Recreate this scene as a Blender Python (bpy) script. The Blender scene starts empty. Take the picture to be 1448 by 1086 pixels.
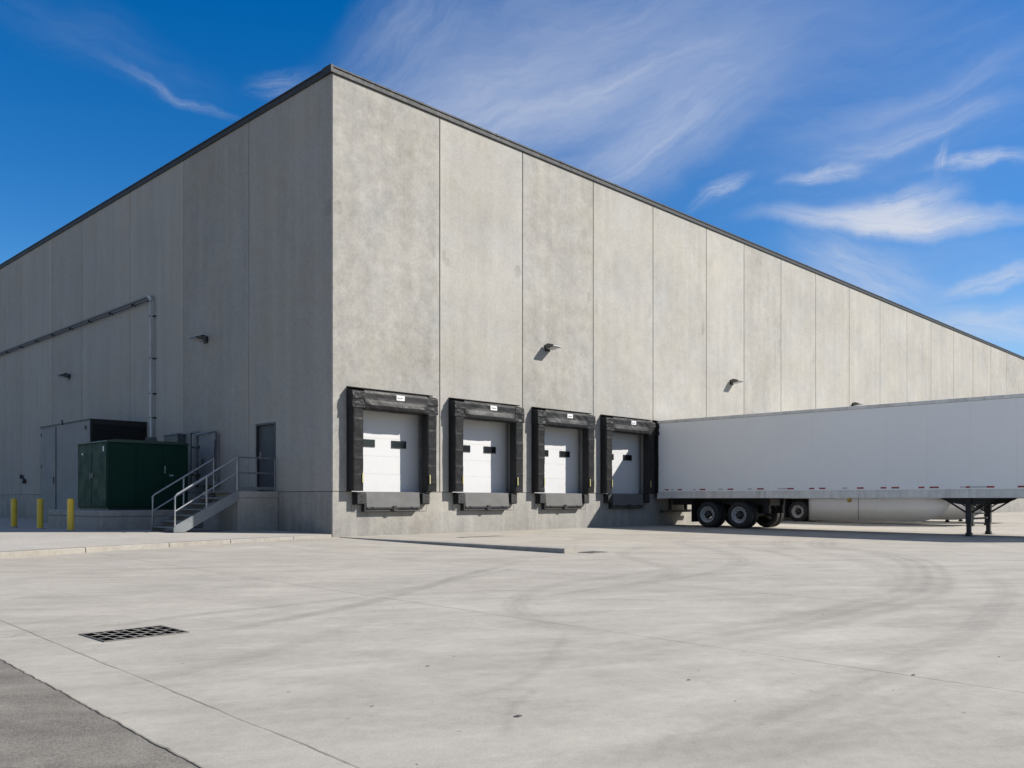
import bpy, bmesh, math, random
import numpy as np
from mathutils import Vector, Matrix, noise as mnoise

random.seed(7)
S = bpy.context.scene
COL = S.collection
PI = math.pi

# ------------------------------------------------------------------ mesh builder
class MB:
    def __init__(self):
        self.v = []; self.f = []; self.sm = []; self.mi = []; self.tone = []
    def add(self, verts, faces, smooth=False, mi=0, tone=0.0):
        o = len(self.v)
        self.v += [tuple(p) for p in verts]
        for f in faces:
            self.f.append(tuple(o + i for i in f)); self.sm.append(smooth); self.mi.append(mi); self.tone.append(tone)
        return self
    def box(self, x0, x1, y0, y1, z0, z1, mi=0, tone=0.0):
        v = [(x0,y0,z0),(x1,y0,z0),(x1,y1,z0),(x0,y1,z0),(x0,y0,z1),(x1,y0,z1),(x1,y1,z1),(x0,y1,z1)]
        return self.add(v, [(0,3,2,1),(4,5,6,7),(0,1,5,4),(1,2,6,5),(2,3,7,6),(3,0,4,7)], False, mi, tone)
    def quad(self, a, b, c, d, mi=0, tone=0.0):
        return self.add([a,b,c,d], [(0,1,2,3)], False, mi, tone)
    def prism(self, pts, z0, z1, mi=0):                     # pts counter-clockwise seen from above
        n = len(pts)
        v = [(x,y,z0) for x,y in pts] + [(x,y,z1) for x,y in pts]
        f = [tuple(range(n-1,-1,-1)), tuple(range(n,2*n))] + [(i,(i+1)%n,n+(i+1)%n,n+i) for i in range(n)]
        return self.add(v, f, False, mi)
    def extrude(self, prof, axis, a, b, mi=0, smooth=False):  # profile in the other two axes, swept along one
        def P(p, t):
            return {'x':(t,p[0],p[1]), 'y':(p[0],t,p[1]), 'z':(p[0],p[1],t)}[axis]
        n = len(prof)
        v = [P(p,a) for p in prof] + [P(p,b) for p in prof]
        self.add(v, [tuple(range(n)), tuple(range(2*n-1,n-1,-1))], False, mi)
        self.add(v, [(i,n+i,n+(i+1)%n,(i+1)%n) for i in range(n)], smooth, mi)
        return self
    def tube(self, pts, r, n=10, mi=0, caps=True):
        pts = [Vector(p) for p in pts]
        rings = []
        up = Vector((0,0,1))
        for i, p in enumerate(pts):
            t = (pts[min(i+1,len(pts)-1)] - pts[max(i-1,0)]).normalized()
            a = t.cross(up)
            if a.length < 1e-3: a = t.cross(Vector((0,1,0)))
            a.normalize(); b = a.cross(t)
            # mitre
            k = 1.0
            if 0 < i < len(pts)-1:
                d1 = (pts[i]-pts[i-1]).normalized(); c = d1.dot(t)
                k = 1/max(c, .5)
            rings.append([p + (a*math.cos(2*PI*j/n) + b*math.sin(2*PI*j/n)*1.0)*r for j in range(n)])
        v = [q for ring in rings for q in ring]
        f = []
        for i in range(len(pts)-1):
            for j in range(n):
                f.append((i*n+j, i*n+(j+1)%n, (i+1)*n+(j+1)%n, (i+1)*n+j))
        self.add(v, f, True, mi)
        if caps:
            self.add(rings[0], [tuple(range(n-1,-1,-1))], False, mi)
            self.add(rings[-1], [tuple(range(n))], False, mi)
        return self
    def lathe(self, prof, axis='z', c=(0,0,0), n=32, mi=0, smooth=True):  # prof: list of (t along axis, r)
        v = []
        for t, r in prof:
            for j in range(n):
                a = 2*PI*j/n; p, q = r*math.cos(a), r*math.sin(a)
                v.append({'x':(c[0]+t,c[1]+p,c[2]+q),'y':(c[0]+p,c[1]+t,c[2]+q),'z':(c[0]+p,c[1]+q,c[2]+t)}[axis])
        f = []
        for i in range(len(prof)-1):
            for j in range(n):
                f.append((i*n+j, i*n+(j+1)%n, (i+1)*n+(j+1)%n, (i+1)*n+j))
        return self.add(v, f, smooth, mi)
    def surf(self, fn, nu, nv, smooth=True, mi=0):
        v = [fn(i/nu, j/nv) for j in range(nv+1) for i in range(nu+1)]
        f = [(j*(nu+1)+i, j*(nu+1)+i+1, (j+1)*(nu+1)+i+1, (j+1)*(nu+1)+i) for j in range(nv) for i in range(nu)]
        return self.add(v, f, smooth, mi)
    def build(self, name, mats, parent=None, bevel=0.0, fix=True, merge=False):
        me = bpy.data.meshes.new(name)
        me.from_pydata(self.v, [], self.f)
        me.polygons.foreach_set('use_smooth', self.sm)
        me.polygons.foreach_set('material_index', self.mi)
        if any(self.tone):
            a = me.attributes.new('tone', 'FLOAT', 'FACE'); a.data.foreach_set('value', self.tone)
        if fix or merge:
            bm = bmesh.new(); bm.from_mesh(me)
            if merge: bmesh.ops.remove_doubles(bm, verts=bm.verts, dist=1e-5)
            bmesh.ops.recalc_face_normals(bm, faces=bm.faces)
            bm.to_mesh(me); bm.free()
        me.update()
        o = bpy.data.objects.new(name, me); COL.objects.link(o)
        for m in (mats if isinstance(mats,(list,tuple)) else [mats]): me.materials.append(m)
        if parent: o.parent = parent
        if bevel:
            b = o.modifiers.new('Bevel','BEVEL'); b.width = bevel; b.segments = 2; b.limit_method = 'ANGLE'; b.angle_limit = math.radians(40)
        return o

def tag(o, label=None, cat=None, group=None, kind=None):
    if label: o['label'] = label
    if cat: o['category'] = cat
    if group: o['group'] = group
    if kind: o['kind'] = kind
    return o
def thing(name, label, cat, loc=(0,0,0), group=None):
    o = bpy.data.objects.new(name, None); COL.objects.link(o); o.location = loc
    return tag(o, label, cat, group)
def copy_tree(o, parent=None):
    c = o.copy(); COL.objects.link(c)
    if parent: c.parent = parent
    for ch in list(o.children): copy_tree(ch, c)
    return c

# ------------------------------------------------------------------ materials
class NT:
    def __init__(self, nt): self.nt = nt; self.n = nt.nodes; self.l = nt.links
    def node(self, t, **kw):
        n = self.n.new(t)
        for k, v in kw.items(): setattr(n, k, v)
        return n
    def set(self, sock, v):
        if isinstance(v, bpy.types.NodeSocket): self.l.new(v, sock)
        else: sock.default_value = v
    def math(self, op, a, b=0.0, c=0.0, clamp=False):
        n = self.node('ShaderNodeMath', operation=op, use_clamp=clamp)
        for i, x in enumerate((a,b,c)): self.set(n.inputs[i], x)
        return n.outputs[0]
    def noise(self, vec, scale, detail=4, rough=.55, dist=0.0):
        n = self.node('ShaderNodeTexNoise'); self.set(n.inputs['Vector'], vec)
        self.set(n.inputs['Scale'], scale); n.inputs['Detail'].default_value = detail
        n.inputs['Roughness'].default_value = rough; n.inputs['Distortion'].default_value = dist
        return n.outputs['Fac']
    def map(self, vec, scale=(1,1,1), loc=(0,0,0), rot=(0,0,0), typ='POINT'):
        n = self.node('ShaderNodeMapping', vector_type=typ); self.set(n.inputs['Vector'], vec)
        n.inputs['Scale'].default_value = scale; n.inputs['Location'].default_value = loc; n.inputs['Rotation'].default_value = rot
        return n.outputs[0]
    def rng(self, v, a, b, c=0.0, d=1.0, smooth=False):
        n = self.node('ShaderNodeMapRange', clamp=True, interpolation_type='SMOOTHSTEP' if smooth else 'LINEAR')
        for k, x in zip(('Value','From Min','From Max','To Min','To Max'), (v,a,b,c,d)): self.set(n.inputs[k], x)
        return n.outputs[0]
    def mix(self, f, a, b, typ='MIX'):
        n = self.node('ShaderNodeMix', data_type='RGBA', blend_type=typ)
        self.set(n.inputs[0], f); self.set(n.inputs[6], a); self.set(n.inputs[7], b)
        return n.outputs[2]
    def attr(self, name):
        n = self.node('ShaderNodeAttribute'); n.attribute_name = name; return n.outputs['Fac']
    def xyz(self, vec):
        n = self.node('ShaderNodeSeparateXYZ'); self.l.new(vec, n.inputs[0]); return n.outputs
    def grey(self, v):
        n = self.node('ShaderNodeCombineColor')
        for i in range(3): self.set(n.inputs[i], v)
        return n.outputs[0]
    def scale(self, col, v):
        return self.mix(1.0, col, self.grey(v), 'MULTIPLY')
    def bump(self, h, strength, dist):
        n = self.node('ShaderNodeBump'); n.inputs['Strength'].default_value = strength; n.inputs['Distance'].default_value = dist
        self.l.new(h, n.inputs['Height']); return n.outputs[0]

def new_mat(name):
    m = bpy.data.materials.new(name); m.use_nodes = True
    t = NT(m.node_tree); b = t.n['Principled BSDF']
    pos = t.node('ShaderNodeNewGeometry').outputs['Position']
    return m, t, b, pos

K = .68      # overall reflectance level of the site (the camera exposure balances it)
def c4(c, k=1.0): return (c[0]*k, c[1]*k, c[2]*k, 1.0)

def plain(name, col, rough=.6, metal=0.0, var=.12, scale=3.0, bump=0.0, bscale=60.0, dirt=0.0, spec=.5, k0=K):
    """paint, metal, rubber: a base colour with cloudy wear, fine grain and optional grime"""
    m, t, b, pos = new_mat(name)
    n1 = t.noise(pos, scale, 5, .6); n2 = t.noise(pos, scale*9, 4, .6)
    k = t.math('ADD', t.rng(n1, .3, .7, 1-var, 1+var), t.rng(n2, .3, .7, -var*.5, var*.5))
    col_ = t.scale(c4(col, k0), k)
    if dirt:
        st = t.noise(t.map(pos, (7,7,.7)), 1.0, 5, .6)
        col_ = t.mix(t.math('MULTIPLY', t.rng(st, .5, .75), dirt), col_, (.09,.08,.07,1))
    t.l.new(col_, b.inputs['Base Color'])
    t.l.new(t.rng(n2, .3, .7, max(rough-.08,.02), min(rough+.1,1)), b.inputs['Roughness'])
    b.inputs['Metallic'].default_value = metal
    b.inputs['Specular IOR Level'].default_value = spec
    if bump:
        t.l.new(t.bump(t.noise(pos, bscale, 4, .6), bump, .01), b.inputs['Normal'])
    return m

def concrete(name, base, mott=.22, streak=.12, patches=(), warm=.0, tone=True, scl=1.0, axis=0, stain=0.0):
    """cast concrete: clouds, mottling, faint vertical run marks, pinholes, touched-up lifting points"""
    m, t, b, pos = new_mat(name)
    big = t.noise(pos, .33*scl, 7, .62, .1)
    mid = t.noise(pos, 2.3*scl, 11, .72, .15)
    fine = t.noise(pos, 11*scl, 6, .65)
    run = t.noise(t.map(pos, (2.2,2.2,.12)), 1.0, 6, .6)
    grain = t.noise(pos, 90, 3, .6)
    k = t.rng(big, .3, .7, 1-mott*.55, 1+mott*.55)
    mw = t.rng(t.attr('tone'), -.06, .05, 1.4, .6) if tone else 1.0
    k = t.math('ADD', k, t.math('MULTIPLY', t.rng(mid, .3, .7, -mott*.6, mott*.6), mw))
    k = t.math('ADD', k, t.rng(fine, .3, .7, -.10, .10))
    k = t.math('ADD', k, t.rng(run, .3, .7, -streak, streak))
    k = t.math('ADD', k, t.rng(grain, .3, .7, -.035, .035))
    if tone: k = t.math('ADD', k, t.attr('tone'))
    # dark blemish flecks where the mottling thickens
    fl = t.noise(pos, 4.5*scl, 10, .75, 1.2)
    k = t.math('SUBTRACT', k, t.math('MULTIPLY', t.math('MULTIPLY', t.rng(fl, .60, .72), .12), mw))
    vor = t.node('ShaderNodeTexVoronoi'); t.l.new(pos, vor.inputs['Vector']); vor.inputs['Scale'].default_value = 7.0
    hole = t.rng(vor.outputs['Distance'], .035, .06, 1, 0)
    k = t.math('SUBTRACT', k, t.math('MULTIPLY', hole, .22))
    sx, sy, sz = t.xyz(pos)
    # thin rain marks hanging from the roof edge
    rs = t.noise(t.map(pos, (5,5,.16)), 1.0, 5, .62)
    k = t.math('SUBTRACT', k, t.math('MULTIPLY', t.math('MULTIPLY', t.rng(rs, .55, .72), t.rng(sz, 8.5, 12.4)), .10))
    if stain:      # damp, grimy splash zone at the foot of the wall, with an uneven upper edge
        e = t.math('ADD', sz, t.math('MULTIPLY', t.noise(t.map(pos,(1.6,1.6,.35)), 1.0, 6, .65), -1.7))
        k = t.math('SUBTRACT', k, t.math('MULTIPLY', t.rng(e, -.75, .05, 1, 0), stain))
    for (u, z, ru, rz, a) in patches:
        d = t.math('ADD', t.math('POWER', t.math('DIVIDE', t.math('SUBTRACT', (sx,sy)[axis], u), ru), 2.0),
                   t.math('POWER', t.math('DIVIDE', t.math('SUBTRACT', sz, z), rz), 2.0))
        d = t.math('ADD', d, t.math('MULTIPLY', t.math('SUBTRACT', mid, .5), 2.2))
        k = t.math('SUBTRACT', k, t.math('MULTIPLY', t.rng(d, .6, 1.1, 1, 0), a))
    tint = t.mix(t.rng(t.noise(pos, .5*scl, 4, .6), .35, .65), c4(base, K), c4((base[0]*1.02, base[1]*.985, base[2]*.92), K))
    t.l.new(t.scale(tint, k), b.inputs['Base Color'])
    b.inputs['Roughness'].default_value = .85; b.inputs['Specular IOR Level'].default_value = .3
    h = t.math('ADD', t.math('MULTIPLY', fine, .5), t.math('SUBTRACT', t.math('MULTIPLY', grain, .3), t.math('MULTIPLY', hole, .6)))
    t.l.new(t.bump(h, .25, .01), b.inputs['Normal'])
    return m

GREY = (.378,.370,.348)
patch_r = [(.2,8.85,.16,.24,.16),(3.98,8.3,.09,.22,.2),(4.15,8.15,.1,.16,.16),(7.2,8.45,.16,.22,.2),(10.85,8.2,.1,.28,.16),
           (11.3,8.0,.1,.3,.12),(14.6,8.3,.1,.34,.12),(18.4,8.1,.12,.4,.14),(21.5,8.3,.12,.4,.12),(3.6,8.4,.1,.18,.12),
           (25.1,8.2,.14,.4,.1),(28.7,8.1,.14,.4,.1)]
M_wall_r = concrete('wall concrete sun face', GREY, .24, .07, patch_r, axis=0)
M_wall_l = concrete('wall concrete', GREY, .10, .075, [(.16,8.85,.2,.24,.14),(4.6,8.3,.1,.3,.12),(8.5,8.2,.1,.3,.1)], axis=1)
M_plinth = concrete('plinth concrete', (.35,.342,.322), .24, .14, stain=.16)
M_pad = concrete('pad concrete', (.36,.352,.332), .2, .12, tone=False, stain=.10)
M_pave = concrete('pavement concrete', (.45,.426,.392), .16, .0, tone=False)
M_kerb = concrete('kerb concrete', (.335,.316,.284), .18, .05, tone=False)
M_wedge = concrete('kerb aged concrete', (.38,.36,.325), .22, .1, tone=False)
M_sealant = plain('joint sealant', (.13,.13,.125), .8)
M_roof = plain('roof membrane', (.5,.5,.49), .8)
M_coping = plain('coping metal', (.05,.053,.057), .55, 0, .06, .6, spec=.15)
M_coping_dark = M_coping
M_vinyl = plain('black vinyl', (.019,.019,.019), .48, 0, .14, 3.5, .3, 9, dirt=.0, spec=.15)
M_black = plain('black foam', (.012,.012,.013), .7, 0, .2, 5)
M_rubber = plain('rubber', (.018,.018,.019), .75, 0, .25, 6, .2, 40)
M_tread = plain('tyre tread rubber', (.05,.048,.045), .85, 0, .3, 9, .3, 40)
M_white = plain('door white', (.65,.65,.65), .6, 0, .03, .8)
M_label = plain('label white', (.78,.78,.76), .5, 0, .05)
M_glass = plain('dark glazing', (.012,.013,.014), .12, 0, .1)
M_yellowstrip = plain('yellow guide', (.55,.5,.22), .5, 0, .15, 9)
M_lip = plain('leveler steel', (.115,.115,.112), .7, 0, .2, 2.2, dirt=.3)
M_darksteel = plain('dark steel', (.03,.03,.032), .5, .3, .25, 6)
M_stringer = plain('stringer steel paint', (.2,.215,.225), .5, .15, .12, 4, dirt=.15)
M_galv = plain('galvanised steel', (.36,.375,.385), .5, .45, .18, 5)
M_galv_dull = plain('galvanised grating', (.19,.205,.215), .55, .35, .2, 5)
M_door_grey = plain('door grey paint', (.055,.06,.065), .65, 0, .12, 2)
M_frame_dark = plain('door frame dark', (.03,.032,.036), .5)
M_green = plain('green enamel', (.004,.036,.023), .55, 0, .05, .3, spec=.12)
M_greendk = plain('green enamel lid', (.012,.045,.033), .5, 0, .1, 1.5)
M_yellow = plain('bollard yellow', (.78,.53,.02), .42, 0, .1, 5, dirt=.25)
M_louvre = plain('louvre black', (.012,.013,.015), .6)
M_grey_panel = plain('enclosure grey paint', (.27,.272,.27), .7, 0, .10, 1.3, dirt=.15, spec=.25)
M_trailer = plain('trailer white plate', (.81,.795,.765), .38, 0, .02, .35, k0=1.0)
M_alu = plain('aluminium rail', (.66,.635,.59), .5, .15, .14, 1.6, dirt=.3, k0=1.0)
M_red = plain('red tape', (.42,.018,.03), .4)
M_wtape = plain('white tape', (.72,.72,.72), .4)
M_amber = plain('amber lens', (.6,.36,.05), .25)
M_rim = plain('white steel rim', (.56,.56,.55), .4, .1, .12, 8, dirt=.2)
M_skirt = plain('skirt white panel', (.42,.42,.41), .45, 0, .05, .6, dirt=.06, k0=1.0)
M_frame = plain('chassis black', (.02,.02,.022), .6, 0, .3, 4)
M_lamp = plain('lamp bronze', (.025,.026,.028), .4, .4, .2, 8)
M_lampside = plain('lamp cast body', (.15,.15,.15), .4, .5, .1, 8)
M_lens = plain('lamp lens', (.5,.52,.53), .2)
M_util = plain('utility box grey green', (.12,.14,.13), .5, .1)
M_pipe_shade = plain('pipe in painted shade', (.13,.135,.14), .6, .1)
M_pipelight = plain('bright conduit', (.55,.56,.57), .5, .2)
M_bars = plain('worn iron bars', (.34,.325,.3), .8, 0, .3, 14, spec=.1)
M_castiron = plain('cast iron', (.16,.15,.135), .6, .4, .3, 12)
M_pit_shade = plain('pit painted dark', (.004,.004,.004), 1.0, spec=0.0)
M_debris = plain('dark scrap', (.06,.055,.05), .8)

# ------------------------------------------------------------------ ground
def gz(x, y):
    return -.135*(1-np.exp(-np.maximum(-y,0)/8.0))

# tyre arcs on the yard: (points, half width, strength)
ARCS = [
 ([(15,-7.5),(10.5,-9.0),(7.6,-10.1),(6.09,-11.0),(5.0,-12.5),(2.9,-14.0),(.36,-15.08),(-1.97,-15.81),(-3.6,-16.02),(-5.63,-16.1),(-6.63,-16.0),(-8.41,-15.79),(-10.5,-15.2)], .42, .8),
 ([(12,-7.2),(8.5,-8.6),(5.2,-10.4),(3.9,-12.0),(2.0,-13.6),(-.6,-15.0),(-3,-15.75)], .30, .45),
 ([(2,-15.2),(-1,-16.5),(-4.63,-17.25),(-6.36,-17.42),(-8.02,-17.55),(-9.4,-17.61),(-10.41,-17.4),(-11.5,-17.0)], .16, .6),
 ([(4,-16.6),(0,-17.6),(-4,-18.0),(-7.5,-17.98),(-9.6,-17.9),(-11.4,-17.5)], .22, .4),
 ([(3,-10.5),(-.5,-11.6),(-3.13,-12.01),(-4.51,-12.13),(-5.69,-12.57),(-6.5,-13.1),(-7.07,-13.65),(-7.48,-14.32),(-7.66,-14.83),(-7.72,-15.7)], .16, .6),
 ([(12,-5.6),(7.5,-6.6),(5.09,-7.57),(3.46,-9.5),(1.4,-11.3),(-.6,-12.34),(-3,-13.0)], .22, .5),
 ([(8,-7.6),(4.93,-9.24),(3.74,-10.76),(2.4,-11.95),(1.02,-13.1)], .17, .55),
 ([(6,-7.0),(2.4,-8.2),(.6,-9.2),(-.69,-10.7),(-1.75,-11.9),(-2.92,-12.6),(-4.25,-13.0),(-5.81,-13.15),(-7,-12.9)], .18, .55),
 ([(-10.0,-12.9),(-9.2,-12.62),(-8.0,-12.2),(-6.5,-11.4),(-4.6,-10.3),(-2,-9.0)], .13, .75),
 ([(-10.6,-11.9),(-9.4,-11.7),(-7.7,-11.6),(-5.5,-10.9),(-2.5,-9.7)], .11, .5),
 ([(-6.2,-13.05),(-4.6,-12.9),(-2.5,-12.8),(1,-12.0)], .09, .6),
 ([(-11.4,-14.35),(-10.6,-14.2),(-9.6,-13.75),(-8.0,-12.9)], .14, .35),
 ([(-10.2,-16.1),(-9.6,-16.05),(-8.9,-15.7),(-7.6,-14.8)], .05, .5),
 ([(-10.5,-16.9),(-10.1,-16.5),(-9.5,-16.2)], .03, .5),
 ([(14,-11.5),(11,-13),(7,-15.2),(3,-16.3),(-2,-17.2)], .25, .35),
 ([(16,-12.5),(12,-13.8),(8,-15.8),(5,-17.2)], .3, .3),
]
def smooth_poly(pts, n=14):
    out = []
    P = [pts[0]] + list(pts) + [pts[-1]]
    for i in range(1, len(P)-2):
        p0,p1,p2,p3 = [np.array(P[i+k]) for k in (-1,0,1,2)]
        for s in range(n):
            t = s/n
            out.append(.5*((2*p1)+(-p0+p2)*t+(2*p0-5*p1+4*p2-p3)*t*t+(-p0+3*p1-3*p2+p3)*t**3))
    out.append(np.array(P[-2])); return np.array(out)

def axis_pts(a, b, step, lo, hi):
    c = list(np.arange(a, b+1e-6, step)); g = step; x = b
    while x < hi: g *= 1.35; x += g; c.append(x)
    g = step; x = a; pre = []
    while x > lo: g *= 1.35; x -= g; pre.append(x)
    return np.array(pre[::-1] + c)

gx = axis_pts(-12.2, 16.0, .07, -260, 420)
gy = axis_pts(-20.0, -5.0, .06, -320, 260)
NX, NY = len(gx), len(gy)
XX, YY = np.meshgrid(gx, gy)
ZZ = gz(XX, YY)
mark = np.zeros_like(XX)
for pts, w, a in ARCS:
    sp = smooth_poly(pts)
    x0, y0 = sp.min(0)-1; x1, y1 = sp.max(0)+1
    ix = np.where((gx > x0) & (gx < x1))[0]; iy = np.where((gy > y0) & (gy < y1))[0]
    if len(ix) == 0 or len(iy) == 0: continue
    sub = np.ix_(iy, ix)
    PX, PY = XX[sub], YY[sub]
    best = np.full(PX.shape, 1e9); tt = np.zeros(PX.shape)
    n = len(sp)
    for i in range(n-1):
        A, B = sp[i], sp[i+1]; d = B-A; L = d@d + 1e-9
        q = np.clip(((PX-A[0])*d[0]+(PY-A[1])*d[1])/L, 0, 1)
        dd = np.hypot(PX-A[0]-q*d[0], PY-A[1]-q*d[1])
        k = dd < best; best[k] = dd[k]; tt[k] = (i+q[k])/(n-1)
    prof = np.clip(1-(best/w)**3, 0, 1)
    if w > .15: prof *= .72+.28*np.cos(best/w*PI*3.2)          # tread ribs
    ends = np.clip(tt/.18,0,1)*np.clip((1-tt)/.18,0,1)
    mark[sub] = np.maximum(mark[sub], prof*a*ends)
V = np.stack([XX, YY, ZZ], -1).reshape(-1, 3)
i, j = np.meshgrid(np.arange(NX-1), np.arange(NY-1))
q0 = (j*NX+i).ravel()
F = np.stack([q0, q0+1, q0+NX+1, q0+NX], 1)
# drain grate outline; the dark of its pit is a black sheet
GR = (-10.80, -10.02, -12.72, -12.20)
me = bpy.data.meshes.new('ground')
me.from_pydata(V.tolist(), [], F.tolist())
me.polygons.foreach_set('use_smooth', [True]*len(me.polygons))
at = me.attributes.new('mark', 'FLOAT', 'POINT'); at.data.foreach_set('value', mark.ravel().astype(np.float32))
ground = bpy.data.objects.new('ground', me); COL.objects.link(ground)
tag(ground, 'pale concrete yard with slab joints and curving tyre marks', 'yard', kind='structure')

m, t, b, pos = new_mat('yard concrete')
sx, sy, sz = t.xyz(pos)
big = t.noise(pos, .16, 6, .62, .5); mid = t.noise(pos, .9, 8, .66, .8); fine = t.noise(pos, 9, 6, .66); grain = t.noise(pos, 70, 4, .65)
br = t.noise(t.map(t.map(pos, rot=(0,0,.8)), (.32, 1.3, 1)), 1.0, 8, .64, .7)       # smears left by turning wheels and sweeping
br2 = t.noise(t.map(t.map(pos, rot=(0,0,.45)), (.55, 3.2, 1)), 1.0, 7, .64, .6)
k = t.rng(big, .3, .7, .94, 1.06)
k = t.math('ADD', k, t.rng(mid, .3, .7, -.125, .105))
k = t.math('ADD', k, t.rng(br, .3, .7, -.095, .075))
k = t.math('ADD', k, t.rng(br2, .35, .7, .065, -.10))
k = t.math('ADD', k, t.rng(fine, .3, .7, -.075, .065))
k = t.math('ADD', k, t.rng(grain, .25, .75, -.07, .07))
wob = t.math('MULTIPLY', t.math('SUBTRACT', t.noise(pos, 1.5, 5, .6), .5), .05)
fr = t.math('ABSOLUTE', t.math('SUBTRACT', t.math('FRACT', t.math('DIVIDE', t.math('ADD', t.math('ADD', t.math('MULTIPLY', t.math('ADD', sy, 14.0), -.05), t.math('ADD', sx, wob)), 11.11+3.65/2+36.5), 3.65)), .5))
jx = t.math('MULTIPLY', fr, 3.65)
brk = t.rng(t.noise(pos, .9, 4, .7), .38, .55, .35, 1)
jl = t.math('MULTIPLY', t.rng(jx, .003, .012, 1, 0), brk)
# scuffed, dusty shoulder beside each joint
jl2 = t.math('MULTIPLY', t.rng(jx, .0, .22, 1, 0), t.rng(mid, .4, .65))
mk = t.attr('mark')
mkn = t.math('MULTIPLY', mk, t.rng(t.noise(t.map(pos,(1,1,1)), 1.6, 7, .7), .3, .62, .35, 1.0))
k = t.math('MULTIPLY', k, t.math('SUBTRACT', 1.0, t.math('MULTIPLY', mkn, .35)))
k = t.math('MULTIPLY', k, t.math('SUBTRACT', 1.0, t.math('MULTIPLY', jl, .45)))
k = t.math('MULTIPLY', k, t.math('SUBTRACT', 1.0, t.math('MULTIPLY', jl2, .06)))
spk = t.noise(pos, 13, 3, .5)
k = t.math('MULTIPLY', k, t.math('SUBTRACT', 1.0, t.math('MULTIPLY', t.rng(spk, .73, .76), .35)))
dr = t.math('MULTIPLY', t.rng(t.noise(t.map(pos,(1,1,1),(31,7,0)), 2.6, 4, .55), .70, .76), t.rng(t.noise(pos, .25, 3, .5), .45, .6))
k = t.math('MULTIPLY', k, t.math('SUBTRACT', 1.0, t.math('MULTIPLY', dr, .16)))
tan = t.math('MULTIPLY', t.rng(t.noise(t.map(pos,(.22,.5,1), rot=(0,0,.3)), 1.0, 6, .65), .42, .68),
             t.rng(t.math('ADD', sy, t.math('MULTIPLY', sx, .1)), -14, -4))
col = t.mix(t.math('MULTIPLY', tan, .55), (.445*K,.415*K,.362*K,1), (.44*K,.385*K,.312*K,1))
t.l.new(t.scale(col, k), b.inputs['Base Color'])
b.inputs['Roughness'].default_value = .85; b.inputs['Specular IOR Level'].default_value = .25
t.l.new(t.bump(t.math('ADD', t.math('MULTIPLY', fine, .6), t.math('SUBTRACT', t.math('MULTIPLY', grain, .5), t.math('MULTIPLY', jl, 1.5))), .35, .008), b.inputs['Normal'])
me.materials.append(m)

# asphalt lane on the near left
m, t, b, pos = new_mat('worn asphalt')
agg = t.noise(pos, 75, 5, .75); mid = t.noise(pos, 2.6, 9, .7, .6); big = t.noise(pos, .5, 5, .6)
lane = t.noise(t.map(t.map(pos, rot=(0,0,.7)),(.5,1.9,1)), 1.0, 6, .62)
k = t.math('ADD', t.rng(agg, .25, .75, .56, 1.44), t.rng(mid, .3, .7, -.2, .2))
k = t.math('ADD', k, t.rng(lane, .35, .65, -.2, .14))
vor = t.node('ShaderNodeTexVoronoi'); t.l.new(pos, vor.inputs['Vector']); vor.inputs['Scale'].default_value = 95.0
k = t.math('ADD', k, t.rng(vor.outputs['Distance'], .1, .45, .22, -.1))
t.l.new(t.scale((.25*K,.23*K,.198*K,1), k), b.inputs['Base Color'])
b.inputs['Roughness'].default_value = .9; b.inputs['Specular IOR Level'].default_value = .25
t.l.new(t.bump(agg, .5, .008), b.inputs['Normal'])
M_asphalt = m
mb = MB()
ys = [-60,-40,-30]+[-26+.25*i for i in range(24)]+[-20+.04*i for i in range(250)]+[-10+.25*i for i in range(60)]
ed = [-11.55-.05*(-13.05-y)+.016*mnoise.noise(Vector((y*1.3,3,0)))+.010*mnoise.noise(Vector((y*6,1,0)))+.010*mnoise.noise(Vector((y*17,2,0))) for y in ys]
ys2 = [y for y in ys if y < -4.6]; n = len(ys2)
vv = []
for y, e in zip(ys2, ed):
    z = float(gz(0,y))
    vv += [(-260, y, z+.005), (e, y, z+.005), (e+.006, y, z-.02)]
ff = []
for i in range(n-1):
    a = 3*i
    ff += [(a,a+1,a+4,a+3), (a+1,a+2,a+5,a+4)]
mb.add(vv, ff); road = mb.build('road', M_asphalt, fix=False)
tag(road, 'worn grey asphalt lane beside the concrete yard', 'road', kind='structure')
# dark tar seam along its edge
mb = MB(); vv = []
for y, e in zip(ys2, ed):
    w = .004+.008*abs(mnoise.noise(Vector((y*2.3,7,0))))
    z = float(gz(0,y))+.009
    vv += [(e-w,y,z),(e+w*.6,y,z)]
mb.add(vv, [(2*i,2*i+1,2*i+3,2*i+2) for i in range(n-1)])
M_seam = plain('tar seam', (.22,.2,.165), .8, 0, .5, 8)
tag(mb.build('road_seam', M_seam, fix=False), 'thin dark seam between asphalt lane and concrete yard', 'seam', kind='structure')

# ------------------------------------------------------------------ pavement and kerb on the left
PZ = .135
KL = [(-24,-7.45),(-16,-4.95),(-8.65,-2.5),(-7.0,-1.98),(-5.07,-1.39),(-3.4,-.93),(-1.43,-.45),(-.02,-.06)]
mb = MB()
KW = .16
def off(pts, d):
    o = []
    for i, p in enumerate(pts):
        a = Vector(pts[max(i-1,0)]); b_ = Vector(pts[min(i+1,len(pts)-1)]); tg = (b_-a).normalized(); nn = Vector((-tg.y, tg.x))
        o.append((p[0]+nn.x*d, p[1]+nn.y*d))
    return o
inner = off(KL, KW+.006)
KZ = .08
back = [(x, max(y+4.0, 1.5), PZ-.004) for x,y in inner]
n = len(inner)
mb.add([(x,y,KZ-.002) for x,y in inner]+back, [(i,i+1,n+i+1,n+i) for i in range(n-1)], True)
mb.add([(x,y,z) for x,y,z in back]+[(-.02,120,PZ-.004),(-80,120,PZ-.004),(-80,back[0][1],PZ-.004)], [tuple(range(n+3))])
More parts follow.
